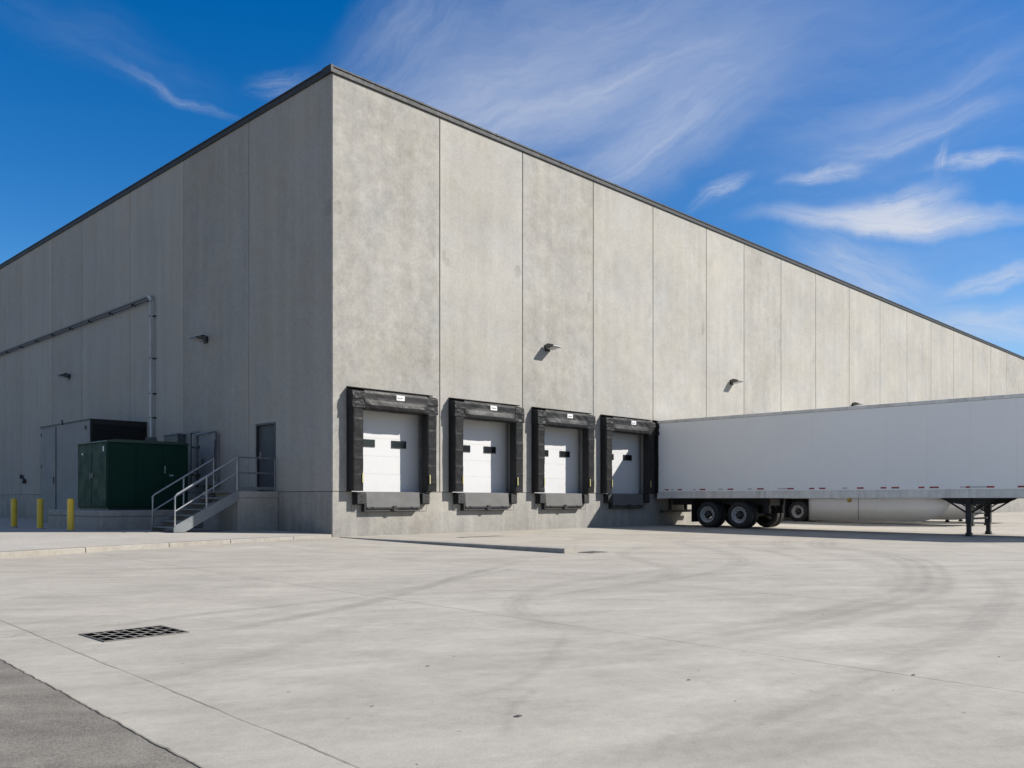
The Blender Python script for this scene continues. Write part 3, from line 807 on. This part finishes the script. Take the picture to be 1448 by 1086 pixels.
# ------------------------------------------------------------------ door platform, stairs, rail
PX, PYA, PYB = -1.27, 2.69, 4.75
mb = MB(); mb.box(PX,-.004,PYA,PYB,.0,1.05); mb.box(PX-.012,-.004,PYA-.012,PYB,1.053,1.235)
tag(mb.build('concrete_platform', M_pad, bevel=.012), 'raised concrete landing outside the grey door', 'platform')
r = thing('staircase', 'galvanised steel stairs with pipe handrails up to the door landing', 'stairs', (PX,PYA,0))
X0, X1 = -1.86, -.03      # local run
ZB, ZT = PZ, 1.235
ys, yf = 0.0, 1.30
slope = (ZT-ZB)/(X1-X0)
for y in (ys, yf):
    mb = MB(); y0,y1 = (y-.055,y-.005) if y == ys else (y+.005,y+.055)
    pr_ = [(X0,ZB),(X0+.30,ZB),(X1,ZT-.27),(X1,ZT+.03),(X0+.02,ZB+.17),(X0,ZB+.12)]
    mb.extrude(pr_, 'y', y0, y1)
    mb.build('stringer', M_stringer, r, bevel=.004)
N = 7
for k in range(N):
    z = ZB+(k+1)*(ZT-ZB)/(N+0)-.02 if k < N-1 else ZT-.005
    x = X0+.02+k*(X1-X0-.02)/N
    mb = MB(); mb.box(x,x+.285,ys+.0,yf-.0,z-.035,z); mb.box(x+.004,x+.03,ys,yf,z+.0005,z+.006)
    for q in range(9): pass
    mb.build('tread', M_galv_dull, r, bevel=.004)
def rail(y, name):
    mb = MB(); rr = .024
    zt_ = lambda x: ZB+.95+slope*(x-X0)
    xa = X0+.04; xm = X0+.92; xb = X1-.0
    mb.tube([(xa,y,ZB+.08),(xa,y,zt_(xa)-.02),(xa+.06,y,zt_(xa+.06)+.0),(xb,y,zt_(xb))],rr,10)
    mb.tube([(xa,y,zt_(xa)-.42),(xb,y,zt_(xb)-.42)],rr*.85,8)
    mb.tube([(xm,y,ZB+.02+slope*(xm-X0)),(xm,y,zt_(xm))],rr,8)
    mb.tube([(xb-.01,y,ZT-.15),(xb-.01,y,zt_(xb)+.01)],rr,8)
    return mb.build('handrail', M_galv, r)
rail(ys-.03,'handrail'); rail(yf+.03,'handrail')
r = thing('guard_railing', 'pipe guard railing along the near edge of the door landing', 'railing', (0,PYA+.05,1.235))
mb = MB()
for z in (.95,.52): mb.tube([(PX+.03,0,z),(-.06,0,z)],.022,8)
mb.build('rail', M_galv_dull, r)
for x in (PX+.04,-.68,-.09):
    mb = MB(); mb.tube([(x,0,0),(x,0,.97)],.022,8); mb.box(x-.05,x+.05,-.045,.045,.0,.012); mb.build('post', M_galv_dull, r)
mb = MB(); mb.box(PX+.06,-.11,-.006,.006,.03,.13); mb.build('toe_board', M_galv_dull, r)

# ------------------------------------------------------------------ kerb wedge by the docks
mb = MB()
L0, L1 = -.35, -8.2
prv = []
ny = 16
sec = []
for i in range(ny+1):
    y = L0+(L1-L0)*i/ny
    zt_ = .012
    sec.append([(-.0,y,-.3),(.0,y,zt_-.012),(.02,y,zt_),(.40,y,zt_),(.42,y,zt_-.012),(.42,y,-.3)])
vv = [p for s in sec for p in s]
ff = []
for i in range(ny):
    for j in range(5):
        a = i*6+j; ff.append((a,a+1,a+7,a+6))
mb.add(vv, ff); mb.add(sec[0],[(0,1,2,3,4,5)]); mb.add(sec[-1],[(5,4,3,2,1,0)])
tag(mb.build('concrete_kerb', M_wedge, bevel=.008), 'long low concrete kerb running out from the building corner', 'kerb')

# ------------------------------------------------------------------ drains
def grate(name, x0,x1,y0,y1, nx, ny, label, zz):
    r = thing(name, label, 'drain grate', ((x0+x1)/2,(y0+y1)/2,zz))
    w, d = (x1-x0)/2, (y1-y0)/2
    mb = MB(); t_ = .022
    mb.box(-w-t_,w+t_,-d-t_,-d,-.02,.008); mb.box(-w-t_,w+t_,d,d+t_,-.02,.008); mb.box(-w-t_,-w,-d,d,-.02,.008); mb.box(w,w+t_,-d,d,-.02,.008)
    mb.build('grate_frame', M_castiron, r, bevel=.003)
    mb = MB(); mb.quad((-w,-d,.0055),(w,-d,.0055),(w,d,.0055),(-w,d,.0055)); mb.build('pit', M_pit_shade, r, fix=False)  # flat black sheet: darkness below the bars painted in
    mb = MB()
    # flat bars with staggered cross webs between them
    cx_ = 2*w/nx; cy_ = 2*d/ny; bw = cx_*.062
    for a in range(1,nx): mb.box(-w+a*cx_-bw, -w+a*cx_+bw, -d, d, .0062, .0075)
    for a in range(nx):
        for q in range(ny+1):
            yc = -d+(q+(.5 if a%2 else 0))*cy_
            y0_, y1_ = max(-d,yc-bw*1.3), min(d,yc+bw*1.3)
            if y1_-y0_ > .004: mb.box(-w+a*cx_+bw+.0004, -w+(a+1)*cx_-bw-.0004, y0_, y1_, .0062, .0073)
    mb.build('grate_bars', M_bars, r)
    return r
grate('drain_grate', -10.73,-10.08,-12.70,-12.20, 8, 3, 'rectangular cast iron drain grate in the near yard', float(gz(0,-12.45)))
grate('drain_grate', .46,.95,-8.55,-8.15, 6, 5, 'small drain grate at the free end of the concrete kerb', float(gz(0,-8.35)))
tag(MB().box(2.6,4.2,-2.35,-2.05,float(gz(0,-2.2))-.02,float(gz(0,-2.2))+.006).build('cover_plate', M_castiron, bevel=.003), 'flat iron cover set in the yard below the docks', 'cover plate')

# scattered dark scraps
mb = MB(); rr = random.Random(3)
spots = [(-10.15,-16.62,.035),(-8.75,-16.75,.02),(-7.6,-17.7,.026),(-9.6,-15.25,.02),(-10.55,-15.9,.013),(-6.5,-17.9,.018),(-5.2,-16.0,.02),(-9.05,-17.25,.012)]
for _ in range(60): spots.append((rr.uniform(-11.4,0), rr.uniform(-18.2,-11.5), rr.choice([.004,.005,.006,.008,.010])))
for (x,y,s) in spots:
    z = float(gz(x,y)); n = 6; a0 = rr.random()*6
    ring = [(x+s*rr.uniform(.6,1.3)*math.cos(a0+2*PI*k/n), y+s*.55*rr.uniform(.6,1.2)*math.sin(a0+2*PI*k/n), z+.001) for k in range(n)]
    mb.add(ring+[(x,y,z+s*.28)], [(k,(k+1)%n,n) for k in range(n)])
tag(mb.build('debris', M_debris, fix=True), 'dark grit and scraps scattered over the near concrete', 'debris', kind='stuff')

# ------------------------------------------------------------------ trailers
TC = 16.10; RB, RTOP = 1.05, 1.31
YR = -.20
def trailer(YF=-16.3, axles=(-2.40,-3.70), legy=-11.27, skirt=None, ZR=4.05):
    r = thing('trailer', '', 'trailer', (TC,0,0), 'white box trailers backed up to the docks')
    W = 1.30
    plates = []
    for sx_ in (-1,1):
        mb = MB(); y = YR-.10
        while y > YF+.1:
            y2 = max(y-1.235, YF+.08)
            xo, xi = sx_*W, sx_*(W-.03)
            mb.box(min(xo,xi),max(xo,xi), y2+.0009, y-.0009, RTOP+.002, ZR-.115)
            y = y2
        mb.build('side_panel', M_trailer, r)
    for sx_ in (-1,1):
        a,b_ = (-W-.012,-W+.05) if sx_<0 else (W-.05,W+.012)
        mb = MB(); mb.box(a,b_,YF,YR,ZR-.11,ZR)
        mb.build('top_rail', M_alu, r, bevel=.012)
        mb = MB(); mb.box(a,b_,YF+1.4,YR-.03,RB,RTOP); e = .006
        mb.box(a-e if sx_<0 else b_, a if sx_<0 else b_+e, YF+1.4,YR-.03,RTOP-.045,RTOP-.01)
        mb.box(a-e if sx_<0 else b_, a if sx_<0 else b_+e, YF+1.4,YR-.03,RB+.015,RB+.04)
        y = YR-.3
        while y > YF+1.6:      # seams and rivets of the rail
            mb.box(a-.004 if sx_<0 else b_, a if sx_<0 else b_+.004, y-.012,y+.012,RB+.05,RTOP-.055); y -= 1.22
        mb.extrude([(YF+1.398,RB),(YF+1.398,RTOP),(YF,RTOP),(YF,RTOP-.14)], 'x', a, b_)
        mb.build('bottom_rail', M_alu, r, bevel=.003)
        mb = MB(); mb.box(a-.004,b_+.004,YR-.095,YR+.0,RB-.03,ZR+.004); mb.build('rear_post', M_alu, r, bevel=.008)
    mb = MB(); mb.box(-W+.02,W-.02,YF,YR-.02,ZR-.06,ZR-.012); mb.build('roof', M_trailer, r)
    mb = MB(); mb.box(-W,W,YF,YF+.06,RTOP-.1,ZR-.115); mb.build('front_wall', M_trailer, r, bevel=.01)
    mb = MB(); mb.box(-W+.06,-.004,YR-.05,YR-.008,RTOP,ZR-.13); mb.box(.004,W-.06,YR-.05,YR-.008,RTOP,ZR-.13); mb.build('rear_door', M_trailer, r, bevel=.006)
    mb = MB(); mb.box(-W+.055,W-.055,YR-.09,YR-.004,RB-.03,RTOP-.003); mb.box(-W+.055,W-.055,YR-.09,YR-.004,ZR-.125,ZR); mb.build('rear_sill', M_alu, r)
    mb = MB(); mb.box(-W+.06,W-.06,YF+.06,YR-.1,RTOP-.15,RTOP-.10)
    y = YR-.6
    while y > YF+.3: mb.box(-W+.06,W-.06,y-.03,y+.03,RB+.02,RTOP-.151); y -= .45
    mb.build('floor', M_frame, r)
    # chassis: slider box, axles, hangers
    mb = MB()
    for x in (-.52,.52): mb.box(x-.05,x+.05,axles[-1]-.85,YR-.2,.80,RB+.02)
    for y in [a+.38 for a in axles]+[axles[-1]-.7]: 
        mb.box(-.56,.56,y-.05,y+.05,.78,RB)
        for x in (-.52,.52): mb.box(x-.07,x+.07,y-.12,y+.12,.5,.80)
    mb.box(-.16,.16,axles[0]-.85,axles[0]-.3,.55,.78)
    mb.build('chassis', M_frame, r)
    for y in axles:
        mb = MB(); mb.tube([(-1.2,y,.445),(1.2,y,.445)],.075,12); mb.build('axle', M_frame, r)
        for sx_ in (-1,1):
            wheel(r, sx_, y)
    for sx_ in (-1,1):
        mb = MB(); a,b_ = (-1.24,-.62) if sx_<0 else (.62,1.24); fy = min(axles[0]+.70, YR-.15); mb.box(a,b_,fy-.015,fy,.16,1.0); mb.build('mud_flap', M_rubber, r)
    # underride guard
    mb = MB(); mb.box(-1.15,1.15,YR-.14,YR-.04,.50,.60)
    for x in (-.55,.55): mb.box(x-.05,x+.05,YR-.14,YR-.041,.6,RB)
    mb.build('rear_bumper', M_frame, r, bevel=.006)
    # landing gear
    ly = legy
    for x in (-1.0,.93):
        g = MB()
        g.box(x-.075,x+.075,ly-.09,ly+.07,.28,RB+.02); g.box(x-.06,x+.06,ly-.07,ly+.05,.0,.28)
        lg = g.build('landing_leg', M_frame, r, bevel=.008)
        f_ = MB(); f_.prism([(x-.15,ly-.16),(x+.15,ly-.16),(x+.15,ly+.14),(x-.15,ly+.14)], -.105,-.09); f_.box(x-.09,x+.09,ly-.09,ly+.07,-.089,-.0); f_.build('foot', M_frame, lg, bevel=.006)
    g = MB()
    for x in (-1.0,.93):
        g.tube([(x,ly+.08,.62),(x,ly+.75,RB+.02)],.028,8); g.tube([(x,ly-.10,.62),(x,ly-.8,RB+.02)],.028,8)
        # curved gusset under the rail
        pts = [(ly+.85,RB+.03),(ly-.9,RB+.03)]+[(ly-.9+1.75*i/12, RB+.03-.24*math.sin(PI*i/12)**.7) for i in range(1,12)]
        g.extrude(pts, 'x', x-.01, x+.01)
    g.tube([(-1.0,ly,.42),(.93,ly,.42)],.03,8); g.tube([(-1.0,ly,.5),(.93,ly,1.0)],.022,8)
    g.tube([(-1.02,ly,.88),(-1.25,ly,.86),(-1.25,ly,.72)],.014,8)
    g.build('brace', M_frame, r)
    mb = MB(); mb.box(-1.1,1.1,YF+.1,YF+1.9,RB+.0,RTOP-.152); mb.build('coupler_plate', M_frame, r)
    # conspicuity tape on the visible side: (red start, red end) in metres along the trailer, white filling between
    reds = [(.46,.60),(1.01,1.20),(1.98,2.22),(3.14,3.38),(4.32,4.58),(5.45,5.70),(6.25,6.43),(6.60,6.82),(7.88,8.10),(8.64,8.82),(8.98,9.22),(9.80,9.98),(10.13,10.40),(11.16,11.28),(11.72,11.94),(12.55,12.8),(13.4,13.6),(14.3,14.5),(15.2,15.4)]
    whites = [(.38,.44),(.72,.84),(1.68,1.82),(2.76,2.95),(3.95,4.12),(5.10,5.43),(7.40,7.55),(11.0,11.15),(11.29,11.70),(12.81,13.0)]
    dim = [(.75,.85),(1.7,1.8),(2.8,2.95),(3.98,4.10)]
    zz = 1.375
    for (a,b_) in [q for q in reds if q[1] < -YF-.2]:
        mb = MB(); mb.box(-W-.0035,-W-.001,-b_-.12,-a-.12,zz-.025,zz+.025); mb.build('red_reflector', M_red, r, fix=False)
    for (a,b_) in [q for q in whites if q[1] < -YF-.2]:
        mb = MB(); mb.box(-W-.0035,-W-.001,-b_-.12,-a-.12,zz-.025,zz+.025); mb.build('white_reflector', M_wtape, r, fix=False)
    if not skirt:
      mb = MB(); mb.lathe([(-W-.045,0),(-W-.045,.05),(-W-.03,.07),(-W+.0,.075),(-W+.03,.075)],'x',(0,-7.75,RB-.07),14); mb.box(-W-.01,-W+.03,-7.8,-7.7,RB-.01,RB-.002)
      mb.build('marker_lamp', M_amber, r)
    if skirt: add_skirt(r, *skirt)
    return r
WM = {}
def wheel(r, sx_, y):
    zc = .445; R_ = .485
    key = sx_
    w = bpy.data.objects.new('wheel', None); COL.objects.link(w); w.parent = r; w.location = (sx_*1.28, y, zc)
    if key not in WM:
        out = []
        s = sx_
        for off_, nm in ((0,'outer'),(-.33,'inner')):
            prof = [(off_-.02,.285),(off_-.005,.33),(off_+.0,.38),(off_-.012,.43),(off_-.035,.465),(off_-.06,R_-.006),(off_-.075,R_),(off_-.115,R_),(off_-.118,R_-.012),(off_-.128,R_-.012),(off_-.131,R_),
                    (off_-.165,R_),(off_-.168,R_-.012),(off_-.178,R_-.012),(off_-.181,R_),(off_-.22,R_),(off_-.235,R_-.006),(off_-.255,.46),(off_-.275,.42),(off_-.285,.36),(off_-.275,.30)]
            mb = MB(); mb.lathe([(s*t,q) for t,q in prof],'x',n=48); 
            out.append(('tyre', mb.build('tyre', M_tread if False else M_rubber, w)))
        mb = MB()
        mb.lathe([(s*t,q) for t,q in [(-.015,.287),(-.012,.30),(-.02,.28),(-.05,.265),(-.13,.255),(-.145,.235),(-.15,.19),(-.14,.165),(-.10,.15)]],'x',n=40)
        for k in range(10):
            a = 2*PI*k/10
            mb.lathe([(s*(-.146),.0),(s*(-.146),.024),(s*(-.16),.026)],'x',(0,.212*math.cos(a),.212*math.sin(a)),10,mi=1)
            a += PI/10
            mb.lathe([(s*(-.115),.0),(s*(-.115),.014),(s*(-.145),.014)],'x',(0,.172*math.cos(a),.172*math.sin(a)),6,mi=2)
        out.append(('rim', mb.build('rim', [M_rim,M_frame,M_galv_dull], w)))
        mb = MB(); mb.lathe([(s*.02,0),(s*.02,.085),(s*.012,.105),(s*(-.03),.12),(s*(-.12),.125)],'x',n=24); out.append(('hub', mb.build('hub', M_frame, w)))
        WM[key] = out
    else:
        for nm, o in WM[key]:
            c = o.copy(); COL.objects.link(c); c.parent = w
    return w
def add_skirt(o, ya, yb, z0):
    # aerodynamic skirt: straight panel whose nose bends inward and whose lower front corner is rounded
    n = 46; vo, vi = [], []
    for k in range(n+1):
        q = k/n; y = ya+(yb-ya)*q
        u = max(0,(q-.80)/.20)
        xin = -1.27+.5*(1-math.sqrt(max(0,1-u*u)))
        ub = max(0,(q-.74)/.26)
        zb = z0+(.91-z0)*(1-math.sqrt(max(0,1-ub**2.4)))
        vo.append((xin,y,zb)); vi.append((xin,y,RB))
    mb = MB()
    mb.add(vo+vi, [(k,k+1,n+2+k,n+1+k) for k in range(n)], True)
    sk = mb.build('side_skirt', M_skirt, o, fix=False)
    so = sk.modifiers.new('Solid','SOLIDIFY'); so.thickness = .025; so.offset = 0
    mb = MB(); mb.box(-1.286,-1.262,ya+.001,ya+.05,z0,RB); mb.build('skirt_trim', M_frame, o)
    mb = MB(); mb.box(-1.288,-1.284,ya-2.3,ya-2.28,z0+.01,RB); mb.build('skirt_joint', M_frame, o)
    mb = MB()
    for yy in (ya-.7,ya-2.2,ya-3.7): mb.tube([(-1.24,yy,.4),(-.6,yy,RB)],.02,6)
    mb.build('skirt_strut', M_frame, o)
tr = trailer()
tr['label'] = 'long white box trailer with black landing legs, backed up beside the dark dock seals'
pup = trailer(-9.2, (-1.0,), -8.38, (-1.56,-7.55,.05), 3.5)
pup.location.x = 26.2; pup['label'] = 'short trailer seen under the long one as a pale skirt and a white-rimmed wheel'
far = copy_tree(pup)
for ch in far.children:
    if ch.name.split('.')[0] in ('landing_leg','brace'): ch.location.y = 2.6
far.location.x = 31.4; far['label'] = 'farthest trailer, only a far grey skirt showing behind the black landing legs'

# ------------------------------------------------------------------ camera
cam = bpy.data.cameras.new('camera'); co = bpy.data.objects.new('camera', cam); COL.objects.link(co)
co.location = (-13.43,-19.76,1.01)
co.rotation_euler = (PI/2, 0, -math.atan2(.71748,.69658))
cam.sensor_width = 36; cam.lens = 36*1236/1448; cam.shift_y = (706-543)/1448
cam.clip_end = 2000; cam.clip_start = .05
S.camera = co

# ------------------------------------------------------------------ light
SUN = Vector((1,-1,1.0)).normalized()
sl = bpy.data.lights.new('sun','SUN'); sl.energy = 4.7; sl.angle = math.radians(.5); sl.color = (1,.95,.87)
so = bpy.data.objects.new('sun', sl); COL.objects.link(so)
so.rotation_euler = SUN.to_track_quat('Z','Y').to_euler()
so.location = (40,-40,40)
w = bpy.data.worlds.new('World'); S.world = w; w.use_nodes = True
t = NT(w.node_tree); bg = t.n['Background']
sky = t.node('ShaderNodeTexSky', sky_type='NISHITA'); sky.sun_disc = False
sky.sun_elevation = math.asin(SUN.z); sky.sun_rotation = math.atan2(SUN.x, SUN.y)
sky.altitude = 300; sky.air_density = 1.0; sky.dust_density = .25; sky.ozone_density = 2.5
hs = t.node('ShaderNodeHueSaturation'); hs.inputs['Saturation'].default_value = 1.46; hs.inputs['Hue'].default_value = .508; hs.inputs['Value'].default_value = 1.1
t.l.new(sky.outputs[0], hs.inputs['Color'])
skyc = hs.outputs[0]
# cirrus: each streak is a soft ellipse on the sky (azimuth, elevation from north-east, radians) filled with combed noise
dirv = t.node('ShaderNodeTexCoord').outputs['Generated']
dx, dy, dz = t.xyz(dirv)
ux = t.math('SUBTRACT', t.math('MULTIPLY', dx, .69658), t.math('MULTIPLY', dy, .71748))
uy = t.math('ADD', t.math('MULTIPLY', dx, .71748), t.math('MULTIPLY', dy, .69658))
az = t.math('ARCTAN2', ux, uy); el = t.math('ARCSINE', dz)
cmb = t.node('ShaderNodeCombineXYZ'); t.l.new(az, cmb.inputs[0]); t.l.new(el, cmb.inputs[1])
p0 = cmb.outputs[0]
wn = t.node('ShaderNodeTexNoise'); t.l.new(p0, wn.inputs['Vector']); wn.inputs['Scale'].default_value = 4.5; wn.inputs['Detail'].default_value = 6; wn.inputs['Roughness'].default_value = .55
ws = t.node('ShaderNodeVectorMath', operation='SUBTRACT'); t.l.new(wn.outputs['Color'], ws.inputs[0]); ws.inputs[1].default_value = (.5,.5,.5)
wm = t.node('ShaderNodeVectorMath', operation='SCALE'); t.l.new(ws.outputs[0], wm.inputs[0]); wm.inputs['Scale'].default_value = .10
wa = t.node('ShaderNodeVectorMath', operation='ADD'); t.l.new(p0, wa.inputs[0]); t.l.new(wm.outputs[0], wa.inputs[1])
pw = wa.outputs[0]
CL = [ # az, el (deg), angle, half length, half width (deg), opacity, noise low, noise high
 (3.06,24.96,18.9,20.96,8.93,0.52,0.05,0.85),
 (10.81,27.89,5.0,21.02,5.48,0.27,0.10,0.80),
 (-1.58,23.83,8.8,10.62,3.68,0.52,0.12,0.75),
 (7.19,25.49,17.4,10.46,0.71,0.28,0.30,0.65),
 (9.46,22.38,29.6,10.05,3.05,0.52,0.15,0.75),
 (23.64,16.28,-5.8,10.11,1.02,0.97,0.12,0.52),
 (23.83,17.11,2.9,4.94,1.42,0.90,0.20,0.55),
 (19.64,19.43,6.9,4.00,0.64,0.65,0.25,0.60),
 (24.99,20.91,4.7,7.37,0.99,0.42,0.22,0.66),
 (29.03,18.61,-7.6,3.73,0.55,0.65,0.25,0.60),
 (26.75,19.27,66.5,1.18,0.39,0.40,0.30,0.60),
 (21.67,13.57,-22.9,5.76,2.21,0.55,0.18,0.68),
 (29.21,12.39,6.5,3.80,0.78,0.65,0.22,0.62),
 (28.32,10.14,-5.4,6.81,1.50,0.62,0.18,0.66),
 (-21.18,23.41,-17.8,4.55,0.43,0.24,0.25,0.66),
 (-14.69,24.93,22.1,2.87,1.16,0.22,0.25,0.65),
 (12.81,18.86,18.6,2.20,0.67,0.45,0.25,0.62),
 (25.74,22.77,7.5,9.32,1.50,0.25,0.22,0.70),
 (-7.10,27.41,44.7,7.03,3.89,0.30,0.15,0.75),
 (-24.91,25.36,-13.6,8.58,1.88,0.08,0.25,0.70),
 (23.05,22.12,0.8,17.68,9.38,0.26,0.05,0.80),
 (24.99,11.85,-5.4,13.69,6.02,0.28,0.05,0.80),
]
dens = 0.0
for i, (a,e,ang,hl,hw,op,nl,nh) in enumerate(CL):
    r_ = math.radians
    q = t.map(pw, (r_(hl),r_(hw),1), (r_(a),r_(e),0), (0,0,r_(ang)), 'TEXTURE')
    ln = t.node('ShaderNodeVectorMath', operation='LENGTH'); t.l.new(q, ln.inputs[0])
    fall = t.rng(ln.outputs['Value'], .05, 1.1, 1, 0, True)
    nn = t.noise(t.map(q, (.9,1.6*min(1.6,max(.6,4*hw/hl)),1), (i*7.3,i*3.1,0)), 1.5, 11, .68, .25)
    dd = t.math('MULTIPLY', t.math('MULTIPLY', fall, t.rng(nn, nl, nh)), op)
    dens = t.math('MULTIPLY', t.math('SUBTRACT', 1.0, dd), dens if i else 1.0) if i == 0 else t.math('MULTIPLY', dens, t.math('SUBTRACT', 1.0, dd))
# unseen cirrus veil, added west and overhead to whiten the fill light
vl = t.math('MAXIMUM', t.rng(el, .66, 1.0, 0, 1, True), t.rng(uy, .45, -.1, 0, 1, True))
vn = t.noise(t.map(dirv, (1,2.2,2.2), rot=(0,0,.6)), 2.2, 7, .6, .6)
dens = t.math('MULTIPLY', dens, t.math('SUBTRACT', 1.0, t.math('MULTIPLY', vl, t.rng(vn, .3, .65, .05, .5))))
fac = t.math('SUBTRACT', 1.0, dens)
final = t.mix(fac, skyc, (5.2,5.6,6.5,1))
t.l.new(final, bg.inputs['Color']); bg.inputs['Strength'].default_value = .066

S.view_settings.view_transform = 'Standard'; S.view_settings.look = 'None'
S.view_settings.gamma = 1; S.view_settings.exposure = .88
S.cycles.max_bounces = 8
try: S.cycles.use_denoising = True
except Exception: pass
